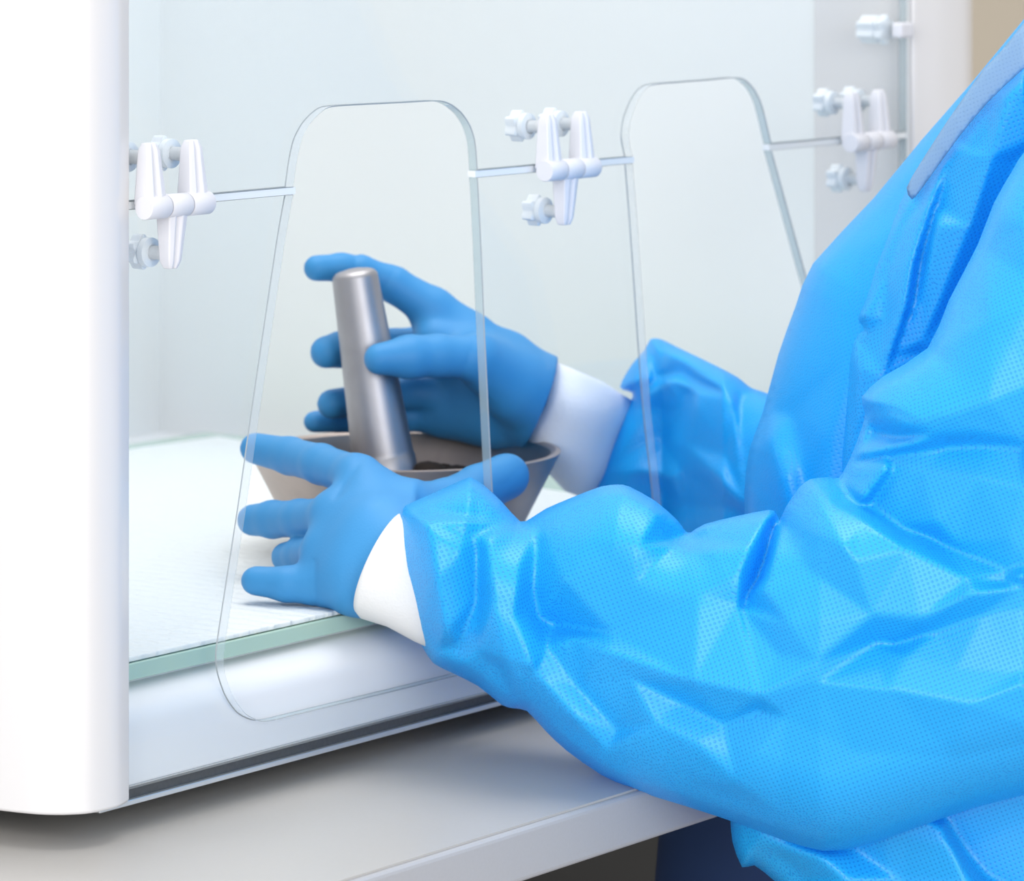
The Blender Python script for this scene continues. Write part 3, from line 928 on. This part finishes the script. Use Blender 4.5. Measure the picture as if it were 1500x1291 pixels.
# white cuffs
def cuff(name, secs, mat, wr=0.0, n=64, lean=0.3):
    """secs: (upper px, upper py, lower px, lower py, Y, depth radius)"""
    bm = bmesh.new(); rings = []
    for k, (ux, uy, lx, ly, Y, rd) in enumerate(secs):
        a, b = P(ux, uy, Y), P(lx, ly, Y)
        c = (a + b) * 0.5; e1 = (a - b) * 0.5
        rings.append([c + e1 * math.cos(2 * PI * i / n) + Vector((lean, -1, 0)).normalized() * (rd * math.sin(2 * PI * i / n) * (1 + wr * math.sin(5 * 2 * PI * i / n + k * 0.9)))
                      for i in range(n)])
    # thickness: an inner wall
    rin = [[(p - sum(r, Vector()) / n) * 0.93 + sum(r, Vector()) / n for p in r] for r in rings]
    vs = add_rings(bm, rings + rin[::-1], False, False)
    for i in range(n):
        bm.faces.new((vs[-1][i], vs[-1][(i + 1) % n], vs[0][(i + 1) % n], vs[0][i]))
    return from_bm(name, bm, mat, per, smooth=True, local=False)
cuff('cuff', [(586, 752, 528, 897, 2.208, .027), (592, 756, 536, 906, 2.208, .029), (612, 750, 575, 918, 2.207, .031), (650, 745, 615, 940, 2.206, .032), (690, 745, 660, 960, 2.204, .033)], 'cuff', lean=-0.34)
cuff('cuff', [(806, 540, 772, 632, 2.462, .016), (816, 531, 773, 648, 2.464, .023), (850, 545, 800, 690, 2.472, .028), (884, 560, 828, 720, 2.484, .028), (908, 576, 850, 728, 2.496, .020), (935, 592, 885, 735, 2.506, .010)], 'cuff2', wr=0.06)

# trousers under the table edge
bm = bmesh.new()
for x, y in ((0.165, 2.36), (0.36, 2.33)):
    add_rings(bm, [ring((x + dx, y + dy, z), (0, 0, 1), r, 32, r2=r * 0.92) for r, z, dx, dy in
                   ((0.055, 0.05, 0.05, -0.03), (0.060, 0.25, 0.04, -0.02), (0.072, 0.48, 0.01, 0.0), (0.085, 0.62, 0.0, 0.0), (0.088, 0.70, 0.01, 0.0))])
from_bm('trousers', bm, 'navy', per, smooth=True, local=False, sharp=60)

# ------------------------------------------------------------------ room
bm = bmesh.new(); add_box(bm, (-6, -3, -0.1), (6, 7.1, 0)); o = from_bm('floor', bm, 'ground'); tag(o, kind='structure')
bm = bmesh.new(); add_box(bm, (-6, 7.0, 0), (6, 7.1, 3.0)); o = from_bm('wall_back', bm, 'wall'); tag(o, kind='structure')

# ------------------------------------------------------------------ light
w = bpy.data.worlds.new('room_light'); SC.world = w; w.use_nodes = True
bg = w.node_tree.nodes['Background']
bg.inputs[0].default_value = (0.97, 0.985, 1.0, 1); bg.inputs[1].default_value = 0.85

def area(name, loc, target, size, power, col=(1, 1, 1), sy=None):
    l = bpy.data.lights.new(name, 'AREA'); l.energy = power; l.size = size; l.color = col
    if sy: l.shape = 'RECTANGLE'; l.size_y = sy
    o = bpy.data.objects.new(name, l); COL.objects.link(o); o.location = loc
    o.rotation_euler = (Vector(target) - Vector(loc)).to_track_quat('-Z', 'Y').to_euler()
    return o
area('ceiling_panel_light', (-0.1, 2.5, 3.0), (-0.1, 2.5, 0), 1.6, 36, (1, 0.985, 0.96))
area('front_key_light', (-1.6, -1.2, 1.9), (0.1, 2.2, 0.8), 2.2, 74, (1, 1, 1))  # unseen key added at front left to brighten gown and sill
area('sill_fill_light', (1.6, -1.6, 1.7), (0.1, 2.2, 0.8), 2.0, 58, (1, 1, 1))  # added fill from front right, lifts the face of the sill

# ------------------------------------------------------------------ camera
cd = bpy.data.cameras.new('camera'); cam = bpy.data.objects.new('camera', cd); COL.objects.link(cam)
cam.location = (0, 0, ZC); cam.rotation_euler = (PI / 2, 0, 0)
cd.sensor_fit = 'HORIZONTAL'; cd.sensor_width = 36.0; cd.lens = 36.0 * F / 1500.0
cd.shift_x = 0; cd.shift_y = -(645.5 - HY) / 1500.0
cd.dof.use_dof = True; cd.dof.focus_distance = 2.10; cd.dof.aperture_fstop = 13
cd.clip_start = 0.05
SC.camera = cam

SC.view_settings.view_transform = 'Standard'
SC.view_settings.look = 'None'
SC.view_settings.gamma = 1.0
SC.view_settings.exposure = 0.0
SC.view_settings.use_curve_mapping = False
